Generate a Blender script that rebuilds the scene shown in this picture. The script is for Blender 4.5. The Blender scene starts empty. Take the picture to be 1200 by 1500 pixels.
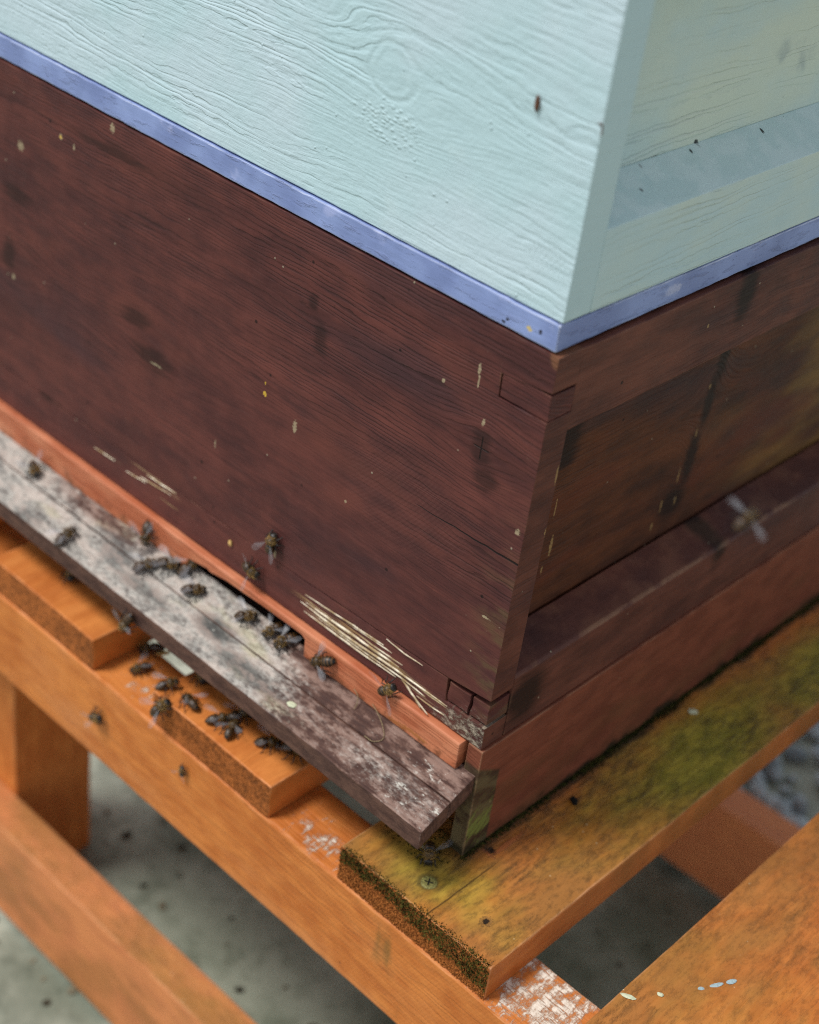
import bpy, bmesh, math, random
from mathutils import Vector, Matrix, noise as mnoise

# ------------------------------------------------------------------ camera, world, sun, exposure
sc = bpy.context.scene
COL = sc.collection
cd = bpy.data.cameras.new('camera')
cam = bpy.data.objects.new('camera', cd)
COL.objects.link(cam)
sc.camera = cam
cam.matrix_world = Matrix(((0.7182306, -0.4625222, 0.5198250, 0.324180),
                           (0.6851648, 0.3399758, -0.6441783, -0.486203),
                           (0.1212189, 0.8188343, 0.5610849, 0.531503),
                           (0, 0, 0, 1)))
cd.sensor_fit = 'VERTICAL'
cd.sensor_height = 36.0
cd.sensor_width = 28.8
cd.lens = 2276.7 / 1500 * 36
cd.clip_start = 0.01
cd.clip_end = 200
cd.dof.use_dof = True
cd.dof.focus_distance = 0.745
cd.dof.aperture_fstop = 5.4

SUN_EL, SUN_DIR = 62, Vector((-0.46, -0.62))          # towards the sun, in plan
world = bpy.data.worlds.new('World')
sc.world = world
world.use_nodes = True
wn = world.node_tree
bg = wn.nodes['Background']
sky = wn.nodes.new('ShaderNodeTexSky')
sky.sky_type = 'NISHITA'
sky.sun_disc = False
sky.sun_elevation = math.radians(SUN_EL)
sky.sun_rotation = math.atan2(SUN_DIR.x, SUN_DIR.y)
sky.air_density = 1.0
sky.dust_density = 0.4
sky.ozone_density = 0.6
bg.inputs['Strength'].default_value = 0.075
hsv = wn.nodes.new('ShaderNodeHueSaturation')      # thin overcast: the whole sky paler, evenly
hsv.inputs['Saturation'].default_value = 0.26
wn.links.new(sky.outputs[0], hsv.inputs['Color'])
wn.links.new(hsv.outputs[0], bg.inputs['Color'])
sd = bpy.data.lights.new('sun', 'SUN')
sd.energy = 1.5
sd.angle = math.radians(16)
sd.color = (1.0, 0.975, 0.94)
sun = bpy.data.objects.new('sun', sd)
COL.objects.link(sun)
dv = Vector((SUN_DIR.x, SUN_DIR.y, SUN_DIR.length * math.tan(math.radians(SUN_EL))))
sun.rotation_euler = dv.to_track_quat('Z', 'Y').to_euler()
sun.location = (0, 0, 3)
sc.view_settings.view_transform = 'Standard'
sc.view_settings.look = 'None'
sc.view_settings.gamma = 1.0
sc.view_settings.use_curve_mapping = False
sc.view_settings.exposure = 0.95
sc.cycles.use_denoising = False
sc.cycles.filter_width = 1.1
sc.cycles.max_bounces = 5
sc.cycles.sample_clamp_indirect = 4.0

# ------------------------------------------------------------------ node helpers
def lin(r, g, b):
    f = lambda c: (c / 255 / 12.92) if c <= 10 else ((c / 255 + 0.055) / 1.055) ** 2.4
    return (f(r), f(g), f(b), 1.0)

class S:
    """a socket with arithmetic"""
    def __init__(s, g, sock): s.g, s.k = g, sock
    def __add__(s, o): return s.g.m('ADD', s, o)
    def __radd__(s, o): return s.g.m('ADD', o, s)
    def __sub__(s, o): return s.g.m('SUBTRACT', s, o)
    def __rsub__(s, o): return s.g.m('SUBTRACT', o, s)
    def __mul__(s, o): return s.g.m('MULTIPLY', s, o)
    def __rmul__(s, o): return s.g.m('MULTIPLY', o, s)
    def __truediv__(s, o): return s.g.m('DIVIDE', s, o)
    def __pow__(s, o): return s.g.m('POWER', s, o)

class Mat:
    def __init__(self, name, local=False):
        self.mat = bpy.data.materials.new(name)
        self.mat.use_nodes = True
        self.t = self.mat.node_tree
        self.bsdf = self.t.nodes['Principled BSDF']
        if local:
            n = self.t.nodes.new('ShaderNodeTexCoord'); p = n.outputs['Object']
        else:
            n = self.t.nodes.new('ShaderNodeNewGeometry'); p = n.outputs['Position']
        self.geo = n
        sp = self.t.nodes.new('ShaderNodeSeparateXYZ')
        self.t.links.new(p, sp.inputs[0])
        self.x, self.y, self.z = (S(self, sp.outputs[i]) for i in range(3))
    def put(self, inp, v):
        if isinstance(v, S): self.t.links.new(v.k, inp)
        else: inp.default_value = v
    def m(self, op, a, b=0.0, c=0.0):
        n = self.t.nodes.new('ShaderNodeMath'); n.operation = op
        for i, v in enumerate((a, b, c)): self.put(n.inputs[i], v)
        return S(self, n.outputs[0])
    def v(self, x, y, z):
        n = self.t.nodes.new('ShaderNodeCombineXYZ')
        for i, q in enumerate((x, y, z)): self.put(n.inputs[i], q)
        return S(self, n.outputs[0])
    def noise(self, vec, scale=1.0, detail=3.0, rough=0.55, dist=0.0):
        n = self.t.nodes.new('ShaderNodeTexNoise')
        self.put(n.inputs['Vector'], vec); n.inputs['Scale'].default_value = scale
        n.inputs['Detail'].default_value = detail; n.inputs['Roughness'].default_value = rough
        n.inputs['Distortion'].default_value = dist
        return S(self, n.outputs[0])
    def vor(self, vec, scale=1.0, rnd=1.0, out='Distance'):
        n = self.t.nodes.new('ShaderNodeTexVoronoi')
        self.put(n.inputs['Vector'], vec); n.inputs['Scale'].default_value = scale
        n.inputs['Randomness'].default_value = rnd
        return S(self, n.outputs[out])
    def ss(self, x, lo, hi):
        n = self.t.nodes.new('ShaderNodeMapRange'); n.interpolation_type = 'SMOOTHSTEP'
        self.put(n.inputs['Value'], x); n.inputs['From Min'].default_value = lo; n.inputs['From Max'].default_value = hi
        n.inputs['To Min'].default_value = 0; n.inputs['To Max'].default_value = 1
        return S(self, n.outputs[0])
    def mix(self, f, a, b):
        n = self.t.nodes.new('ShaderNodeMix'); n.data_type = 'RGBA'; n.clamp_factor = True
        self.put(n.inputs[0], f)
        self.put(n.inputs[6], a); self.put(n.inputs[7], b)
        return S(self, n.outputs[2])
    def mulc(self, a, f):
        """scale a colour by a scalar"""
        n = self.t.nodes.new('ShaderNodeVectorMath'); n.operation = 'SCALE'
        self.put(n.inputs[0], a); self.put(n.inputs['Scale'], f)
        return S(self, n.outputs[0])
    def gauss(self, a, b, ca, cb, sa, sb):
        da, db = (a - ca) / sa, (b - cb) / sb
        return self.m('EXPONENT', (da * da + db * db) * -1.0)
    def fract(self, x): return self.m('FRACT', x)
    def out(self, col, rough=0.5, height=None, spec=0.4, **kw):
        b = self.bsdf
        self.put(b.inputs['Base Color'], col); self.put(b.inputs['Roughness'], rough)
        b.inputs['Specular IOR Level'].default_value = spec
        if height is not None:
            n = self.t.nodes.new('ShaderNodeBump')
            n.inputs['Distance'].default_value = 1.0; n.inputs['Strength'].default_value = 1.0
            self.put(n.inputs['Height'], height)
            self.t.links.new(n.outputs[0], b.inputs['Normal'])
        for k, v in kw.items(): self.put(b.inputs[k], v)
        return self.mat

def grain(G, u, v, w, spacing=0.004, warp=0.006, knots=(), seed=0.0):
    """u runs along the fibres, v across them; returns (distorted v, ring saw, latewood line, fibre)"""
    n0 = G.noise(G.v(u * 5.0 + seed, v * 22.0, w * 22.0), 1.0, 2.0)
    n1 = G.noise(G.v(u * 22.0 + seed, v * 60.0, w * 60.0), 1.0, 2.0)
    vv = v + w * 0.35 + (n0 - 0.5) * (2.4 * warp) + (n1 - 0.5) * (0.5 * warp)
    for (ku, kv, su, sv, k) in knots:
        g = G.gauss(u, v, ku, kv, su, sv)
        vv = vv - (v - kv) * g * k
    irr = G.noise(G.v(vv * 90.0 + seed, u * 1.5, 0.0), 1.0, 1.0)
    ring = vv / spacing + irr * 5.0 + (G.noise(G.v(u * 60.0 + seed, vv * 220.0, w * 60.0), 1.0, 3.0) - 0.5) * 1.1
    saw = G.fract(ring)
    line = G.ss(saw, 0.35, 0.86) * (1.0 - G.ss(saw, 0.9, 1.0))
    fib = G.noise(G.v(u * 45.0, vv * 1400.0, w * 900.0 + seed), 1.0, 3.0)
    return vv, saw, line, fib

def arris(G):
    """1 on the rounded-over edges of a board, for worn paint and painted edge highlights"""
    n = G.t.nodes.new('ShaderNodeSeparateXYZ'); G.t.links.new(G.geo.outputs['True Normal'], n.inputs[0])
    a = [G.m('ABSOLUTE', S(G, n.outputs[i])) for i in range(3)]
    mx = G.m('MAXIMUM', a[0], G.m('MAXIMUM', a[1], a[2]))
    return 1.0 - G.ss(mx, 0.90, 0.985)

def spots(G, a, b, lst, soft=0.35, wob=0.0006):
    """union of small hard-edged blotches at given places (a,b,ra,rb) in metres"""
    n = G.noise(G.v(a * 900.0, b * 900.0, 0.3), 1.0, 2.0)
    tot = None
    for (ca, cb, ra, rb) in lst:
        da, db = (a - ca) / ra, (b - cb) / rb
        d = da * da + db * db + (n - 0.5) * 3.2
        s = 1.0 - G.ss(d, 0.75 - soft, 0.75 + soft)
        tot = s if tot is None else G.m('MAXIMUM', tot, s)
    return tot

# ------------------------------------------------------------------ materials
def mat_brood(name, axis, seed=0.0, side=False, rail=False):
    G = Mat(name)
    if axis == 'front': u, v, w = G.x, G.z, G.y
    else: u, v, w = G.y, G.z, G.x
    if not side:
        kn = [(-0.032, 0.163, 0.022, 0.014, 0.75), (-0.145, 0.182, 0.018, 0.008, 0.7), (-0.266, 0.108, 0.060, 0.022, 0.85),
              (-0.395, 0.110, 0.045, 0.030, 0.8), (-0.15, 0.07, 0.05, 0.012, 0.4), (-0.085, 0.108, 0.05, 0.014, 0.5)]
    else:
        kn = [(0.186, 0.125, 0.016, 0.040, 0.9), (0.235, 0.150, 0.030, 0.020, 0.6), (0.40, 0.10, 0.03, 0.03, 0.7)]
    vv, saw, line, fib = grain(G, u, v, w, 0.0027, 0.0045, kn, seed)
    strk2 = G.noise(G.v(u * 28.0 + seed, vv * 260.0, w * 60.0), 1.0, 4.0, 0.65)
    big = G.noise(G.v(u * 9.0 + seed, v * 26.0, w * 10.0), 1.0, 4.0, 0.6)
    med = G.noise(G.v(u * 40.0 + seed, v * 90.0, w * 40.0), 1.0, 4.0, 0.6)
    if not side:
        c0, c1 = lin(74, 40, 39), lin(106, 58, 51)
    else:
        c0, c1 = (lin(76, 44, 38), lin(114, 68, 54)) if rail else (lin(56, 31, 22), lin(100, 56, 32))  # rail lighter, recess panel darker: light and shade put into the stain
    col = G.mix(G.ss(big * 0.6 + med * 0.4, 0.36, 0.66), c0, c1)
    col = G.mix(G.ss(G.noise(G.v(u * 5.0 + 4.0, v * 18.0, w * 9.0), 1.0, 2.0), 0.52, 0.72) * 0.55, col, lin(58, 42, 48))
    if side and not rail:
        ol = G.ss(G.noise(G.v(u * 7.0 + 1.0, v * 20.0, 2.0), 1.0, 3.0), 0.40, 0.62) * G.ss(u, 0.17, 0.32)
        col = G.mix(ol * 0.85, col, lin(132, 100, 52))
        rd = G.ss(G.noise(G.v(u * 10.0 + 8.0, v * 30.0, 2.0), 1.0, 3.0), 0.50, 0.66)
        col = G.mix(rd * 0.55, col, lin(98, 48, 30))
    lam = 0.12 + G.ss(G.noise(G.v(u * 6.0 + 2.0, v * 16.0, w * 9.0), 1.0, 3.0) + (v - 0.12) * 1.2, 0.36, 0.70) * G.ss(strk2, 0.34, 0.58)
    col = G.mix(line * lam * (0.46 if not side else 0.26), col, lin(34, 19, 20))
    col = G.mix(G.ss(strk2, 0.42, 0.70) * 0.28, col, lin(48, 28, 30))
    col = G.mix(G.ss(fib, 0.52, 0.75) * 0.16, col, lin(122, 86, 80))
    if not side:
        pv = G.ss(G.noise(G.v(u * 13.0 + 7.0, v * 21.0, 3.0), 1.0, 4.0, 0.6), 0.52, 0.68)
        col = G.mix(pv * 0.38, col, lin(106, 58, 48))
        # faint arcs left by a circular saw
        ra = G.m('SQRT', (u + 0.20) * (u + 0.20) + (v - 0.22) * (v - 0.22))
        arc = (G.m('SINE', ra * 2900.0 + med * 5.0) * 0.5 + 0.5) * G.ss(G.gauss(u, v, -0.075, 0.112, 0.05, 0.035), 0.25, 0.8)
        col = G.mix(arc * 0.06, col, lin(140, 98, 90))
        wc = G.ss(G.gauss(u, v, 0.0, 0.225, 0.006, 0.008) + (med - 0.5) * 0.8, 0.35, 0.7)
        col = G.mix(wc * 0.5, col, lin(140, 96, 64))
    # resin-dark knots, run-out stains, and painted shade at the recess panel's left
    if rail: dk = [(0.03, 0.02, 0.02, 0.02), (0.20, 0.05, 0.01, 0.03), (0.15, 0.215, 0.01, 0.02)]
    elif not side:
        dk = [(-0.0325, 0.1640, 0.007, 0.012), (-0.0275, 0.1490, 0.008, 0.008), (-0.146, 0.187, 0.004, 0.006),
              (-0.139, 0.171, 0.006, 0.010), (-0.262, 0.102, 0.020, 0.008), (-0.28, 0.118, 0.015, 0.008), (-0.392, 0.150, 0.016, 0.008),
              (-0.401, 0.108, 0.008, 0.016), (-0.366, 0.026, 0.010, 0.004), (-0.30, 0.208, 0.05, 0.004)]
    else:
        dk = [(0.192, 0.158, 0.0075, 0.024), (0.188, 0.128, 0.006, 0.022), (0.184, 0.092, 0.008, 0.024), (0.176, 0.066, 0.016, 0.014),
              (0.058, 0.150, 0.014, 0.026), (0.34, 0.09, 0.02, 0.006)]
    tot = None
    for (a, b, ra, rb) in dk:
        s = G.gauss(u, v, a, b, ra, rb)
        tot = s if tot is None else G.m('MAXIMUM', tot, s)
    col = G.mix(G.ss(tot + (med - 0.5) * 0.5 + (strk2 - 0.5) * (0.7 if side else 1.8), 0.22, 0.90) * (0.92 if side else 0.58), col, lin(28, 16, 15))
    # scuffed bare wood
    bare = None
    if not side:
        strk = G.noise(G.v(u * 16.0, v * 950.0, 0.7), 1.0, 3.0, 0.6)
        for (a, b, ra, rb, th) in [(-0.098, 0.0125, 0.046, 0.0060, 0.52), (-0.050, 0.0095, 0.026, 0.0040, 0.57), (-0.262, 0.0205, 0.026, 0.0045, 0.56),
                                   (-0.305, 0.0155, 0.016, 0.0020, 0.58), (-0.225, 0.013, 0.03, 0.003, 0.62)]:
            e = G.ss(G.gauss(u, v, a, b, ra, rb), 0.30, 0.62)
            s = e * G.ss(strk, th, th + 0.07)
            bare = s if bare is None else G.m('MAXIMUM', bare, s)
        col = G.mix(bare, col, G.mix(G.ss(med, 0.4, 0.62), lin(176, 142, 96), lin(226, 206, 164)))
        wn_ = G.noise(G.v(u * 190.0, v * 330.0, 0.0), 1.0, 5.0, 0.72)
        wreg = G.ss(G.gauss(u, v, -0.004, 0.002, 0.036, 0.018), 0.2, 0.8)
        wf = G.ss(wn_ + wreg * 0.14, 0.56, 0.72) * wreg
        col = G.mix(wf * 0.75, col, lin(184, 172, 152))
        gr = G.gauss(u, v, 0.0, 0.055, 0.016, 0.06) * G.ss(med, 0.42, 0.66)
        col = G.mix(gr * 0.55, col, lin(88, 84, 52))
    # droppings, propolis and pollen marks
    if not side:
        pale = [(-0.3037, 0.2204, 0.002, 0.003), (-0.349, 0.1997, 0.0014, 0.0018), (-0.387, 0.1812, 0.003, 0.003), (-0.337, 0.198, 0.0008, 0.0022),
                (-0.1509, 0.1146, 0.0016, 0.0042), (-0.1104, 0.0905, 0.0010, 0.0010), (-0.0597, 0.1859, 0.0010, 0.0014), (-0.0405, 0.2011, 0.0009, 0.0030),
                (-0.0122, 0.0779, 0.0026, 0.0009), (-0.3969, 0.095, 0.0016, 0.0022), (-0.0335, 0.1765, 0.0011, 0.0020), (-0.004, 0.133, 0.0018, 0.0018),
                (-0.210, 0.073, 0.0006, 0.0032), (-0.262, 0.098, 0.006, 0.0007), (-0.157, 0.030, 0.0012, 0.003), (-0.04, 0.195, 0.0006, 0.0040)]
        col = G.mix(spots(G, u, v, pale) * 0.55, col, lin(186, 172, 138))
        col = G.mix(spots(G, u, v, [(-0.1746, 0.1223, 0.0012, 0.0019), (-0.1748, 0.1285, 0.0005, 0.0010), (-0.349, 0.1996, 0.0010, 0.001)]), col, lin(206, 168, 62))
    else:
        pale = [(0.1835, 0.109, 0.0006, 0.0035), (0.176, 0.084, 0.0006, 0.005), (0.179, 0.066, 0.0006, 0.003), (0.165, 0.068, 0.0007, 0.004), (0.16, 0.056, 0.0008, 0.003),
                (0.060, 0.110, 0.0006, 0.006), (0.063, 0.085, 0.0012, 0.007), (0.059, 0.072, 0.0008, 0.003), (0.12, 0.205, 0.0009, 0.0013), (0.185, 0.138, 0.0008, 0.0015),
                (0.017, 0.128, 0.0012, 0.003), (0.016, 0.160, 0.0007, 0.005)]
        col = G.mix(spots(G, u, v, pale) * 0.7, col, lin(170, 140, 90))
    sp = G.vor(G.v(G.x, G.y, G.z), 95.0)
    rn = G.noise(G.v(G.x, G.y, G.z), 31.0, 1.0)
    speck = (1.0 - G.ss(sp, 0.035, 0.075)) * G.ss(rn, 0.50, 0.56)
    col = G.mix(speck * 0.7, col, lin(176, 164, 140))
    sp2 = G.vor(G.v(G.x + 3.0, G.y, G.z), 70.0)
    dspeck = (1.0 - G.ss(sp2, 0.05, 0.09)) * G.ss(rn, 0.46, 0.40)
    col = G.mix(dspeck * 0.8, col, lin(16, 10, 11))
    h = line * lam * -0.00026 + strk2 * 0.00018 + fib * 0.00006 + med * 0.0002 + speck * 0.0003
    # hairline shakes running in from the corner
    if not side:
        h = h + wf * 0.0007 + wreg * wn_ * 0.0012
        cz = 0.1145 + (u + 0.065) * 0.03 + (G.noise(G.v(u * 60.0, 0.0, 0.0), 1.0, 2.0) - 0.5) * 0.002
        wid = (u + 0.068) / 0.068 * 0.00045
        cr = (1.0 - G.ss(G.m('ABSOLUTE', v - cz) - wid, 0.0, 0.00022)) * G.ss(u, -0.066, -0.062)
        col = G.mix(cr * 0.92, col, lin(12, 8, 8))
        kx = G.m('ABSOLUTE', u + 0.0322); kz = G.m('ABSOLUTE', v - 0.1635)
        star = (1.0 - G.ss(G.m('MINIMUM', kx, kz), 0.0001, 0.0005)) * G.ss(G.gauss(u, v, -0.0322, 0.1635, 0.0045, 0.006), 0.25, 0.5)
        col = G.mix(star * 0.85, col, lin(12, 8, 8))
        h = h - cr * 0.0007 - star * 0.0004 - bare * 0.0004 if False else h - cr * 0.0007 - star * 0.0004
    ar = arris(G) * G.ss(med, 0.44, 0.62)
    col = G.mix(ar * 0.45, col, lin(150, 116, 88))
    rough = 0.46 + med * 0.22 + line * 0.05
    return G.out(col, rough, h, 0.24)

def mat_super(front=True, tintk=1.0, name=None):
    G = Mat(name or ('pale_blue_paint_front' if front else 'pale_blue_paint_side'))
    if front:
        u, v, w = G.x, G.z, G.y
        kn = [(-0.113, 0.312, 0.040, 0.020, 0.95), (-0.088, 0.303, 0.045, 0.012, 0.85), (-0.145, 0.330, 0.03, 0.012, 0.7), (-0.035, 0.305, 0.06, 0.015, -0.5),
              (-0.30, 0.33, 0.06, 0.02, 0.6)]
        sp = 0.0050
    else:
        u, v, w = G.y, G.z, G.x
        kn = [(0.21, 0.252, 0.05, 0.012, 0.6)]
        sp = 0.0055
    vv, saw, line, fib = grain(G, u, v, w, sp, 0.009, kn, 2.0)
    xyz = G.v(G.x, G.y, G.z)
    big = G.noise(xyz, 9.0, 3.0)
    med = G.noise(xyz, 70.0, 3.0)
    bigr = G.noise(xyz, 18.0, 3.0)
    amp = 0.10 + G.ss(G.noise(G.v(u * 7.0 + 5.0, vv * 24.0, 0.0), 1.0, 3.0), 0.40, 0.66) * 1.0
    brk = 0.35 + G.ss(G.noise(G.v(u * 26.0, vv * 240.0, 2.0), 1.0, 3.0), 0.36, 0.60) * 0.8
    ridge = line * amp * brk
    fine = G.noise(G.v(u * 35.0, vv * 520.0, w * 200.0), 1.0, 3.0, 0.6)
    if front:
        col = G.mix(G.ss(big, 0.4, 0.6), lin(184, 211, 216), lin(194, 214, 221))
        # knot with its own rings, crusty patch under it, saw-tooth ripple by the corner
        du, dv_ = (u + 0.1130), (v - 0.3120) * 1.15
        r = G.m('SQRT', du * du + dv_ * dv_) + (med - 0.5) * 0.007
        kr = (1.0 - G.ss(r, 0.014, 0.019))
        krings = G.m('SINE', r * 1000.0) * 0.5 + 0.5
        ridge = ridge * (1.0 - kr) + krings * kr * (0.20 + G.ss(r, 0.007, 0.012) * 0.55) * (0.4 + brk * 0.6)
        scal = G.ss(G.gauss(u, v, -0.1120, 0.2880, 0.027, 0.0125) + (med - 0.5) * 1.1, 0.40, 0.75)
        vr = G.vor(G.v(u * 330.0, v * 520.0, 0.0), 1.0)
        rip = G.m('SINE', (u + (v - 0.262) * 0.35) * 2300.0 + med * 5.0 + fine * 2.0) * 0.5 + 0.5
        ripm = G.ss(G.gauss(u, v, -0.0160, 0.2640, 0.0150, 0.0085) + (med - 0.5) * 1.0, 0.35, 0.75)
        ridge = ridge * (1.0 - ripm) + rip * ripm * 0.9 * brk
        bru = G.noise(G.v(u * 60.0 + v * 30.0, v * 700.0, 9.0), 1.0, 3.0, 0.6)
        h = ridge * -0.00036 + fine * 0.00036 + bru * 0.00016 + med * 0.00026 + G.noise(xyz, 420.0, 2.0) * 0.00020 + scal * (1.0 - G.ss(vr, 0.1, 0.6)) * 0.00032
        nib = (1.0 - G.ss(G.vor(xyz, 130.0), 0.05, 0.13)) * G.ss(G.noise(xyz, 24.0, 1.0), 0.52, 0.58)
        h = h + nib * 0.0004
    else:
        bounce_tint = G.ss(G.noise(G.v(u * 9.0, v * 14.0, 3.0), 1.0, 4.0), 0.30, 0.62) * (0.25 + G.ss(u, 0.01, 0.10) * 0.75) * tintk  # yellow-green: garden reflection put into the colour, plus algae
        col = G.mix(bounce_tint * 0.8, lin(184, 210, 213), lin(208, 217, 196))
        smg = G.ss(G.noise(G.v(u * 30.0, v * 30.0, 0.0), 1.0, 4.0), 0.52, 0.66) * G.ss(G.gauss(u, v, 0.20, 0.315, 0.05, 0.03), 0.3, 0.8)
        col = G.mix(smg * 0.5, col, lin(132, 150, 156))
        h = ridge * -0.00040 * (0.25 + tintk * 0.75) + fine * 0.00014 + med * 0.00018
        dots = [(0.1115, 0.2902, 0.0016, 0.0016), (0.0665, 0.2891, 0.0008, 0.0008), (0.161, 0.2876, 0.0009, 0.0010), (0.0559, 0.2838, 0.0008, 0.0006), (0.104, 0.2884, 0.0008, 0.0007),
                (0.22, 0.319, 0.0007, 0.0007), (0.214, 0.323, 0.0007, 0.0009), (0.05, 0.3, 0.0006, 0.0006)]
        col = G.mix(spots(G, u, v, dots), col, lin(28, 32, 34))
    col = G.mix(line * amp * 0.06, col, lin(140, 178, 188))
    grime = G.ss(G.noise(xyz, 34.0, 5.0, 0.65), 0.56, 0.74)
    col = G.mix(grime * 0.08, col, lin(132, 160, 168))
    tiny = (1.0 - G.ss(G.vor(xyz, 120.0), 0.03, 0.065)) * G.ss(G.noise(xyz, 27.0, 1.0), 0.55, 0.60)
    col = G.mix(tiny * 0.6, col, lin(70, 84, 90))
    col = G.mix(arris(G) * G.ss(med, 0.42, 0.6) * 0.5, col, lin(204, 222, 224))
    col = G.mix(G.ss(med, 0.58, 0.72) * 0.15, col, lin(206, 226, 226))
    return G.out(col, 0.38 + med * 0.2 + bigr * 0.12, h, 0.45)

def mat_lavender():
    G = Mat('lavender_blue_paint')
    xyz = G.v(G.x, G.y, G.z)
    med = G.noise(G.v(G.x * 30.0, G.y * 30.0, G.z * 220.0), 1.0, 3.0)
    big = G.noise(xyz, 22.0, 3.0)
    col = G.mix(G.ss(big, 0.35, 0.65), lin(120, 136, 184), lin(142, 160, 208))
    col = G.mix(G.ss(G.noise(xyz, 60.0, 3.0), 0.60, 0.72) * 0.5, col, lin(178, 186, 228))
    pt = 1.0 - G.ss(G.vor(xyz, 330.0), 0.06, 0.16)
    pm = pt * G.ss(G.noise(xyz, 40.0, 2.0), 0.52, 0.62) * G.ss(G.x, -0.008, -0.004)
    col = G.mix(pm * 0.6, col, lin(70, 74, 110))
    d = spots(G, G.x, G.z, [(-0.0325, 0.2283, 0.0012, 0.0009), (-0.0305, 0.2300, 0.0009, 0.0008), (-0.0125, 0.2320, 0.0013, 0.0012)])
    col = G.mix(d, col, lin(34, 34, 50))
    col = G.mix(spots(G, G.x, G.z, [(-0.0185, 0.2310, 0.0016, 0.0014)]), col, lin(200, 180, 120))
    fl = spots(G, G.y, G.z, [(0.085, 0.2330, 0.007, 0.0028)]) * G.ss(G.x, -0.01, -0.005)
    col = G.mix(fl * 0.6, col, lin(190, 196, 222))
    wr = G.ss(G.noise(G.v(G.x * 60.0, G.y * 60.0, G.z * 300.0), 1.0, 5.0, 0.7), 0.54, 0.66)
    col = G.mix(wr * 0.35, col, lin(104, 116, 158))
    col = G.mix(arris(G) * G.ss(big, 0.30, 0.5) * 0.85, col, lin(232, 236, 246))
    return G.out(col, 0.40 + big * 0.2, med * 0.00036 + wr * 0.0002 - pm * 0.0004, 0.45)

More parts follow.
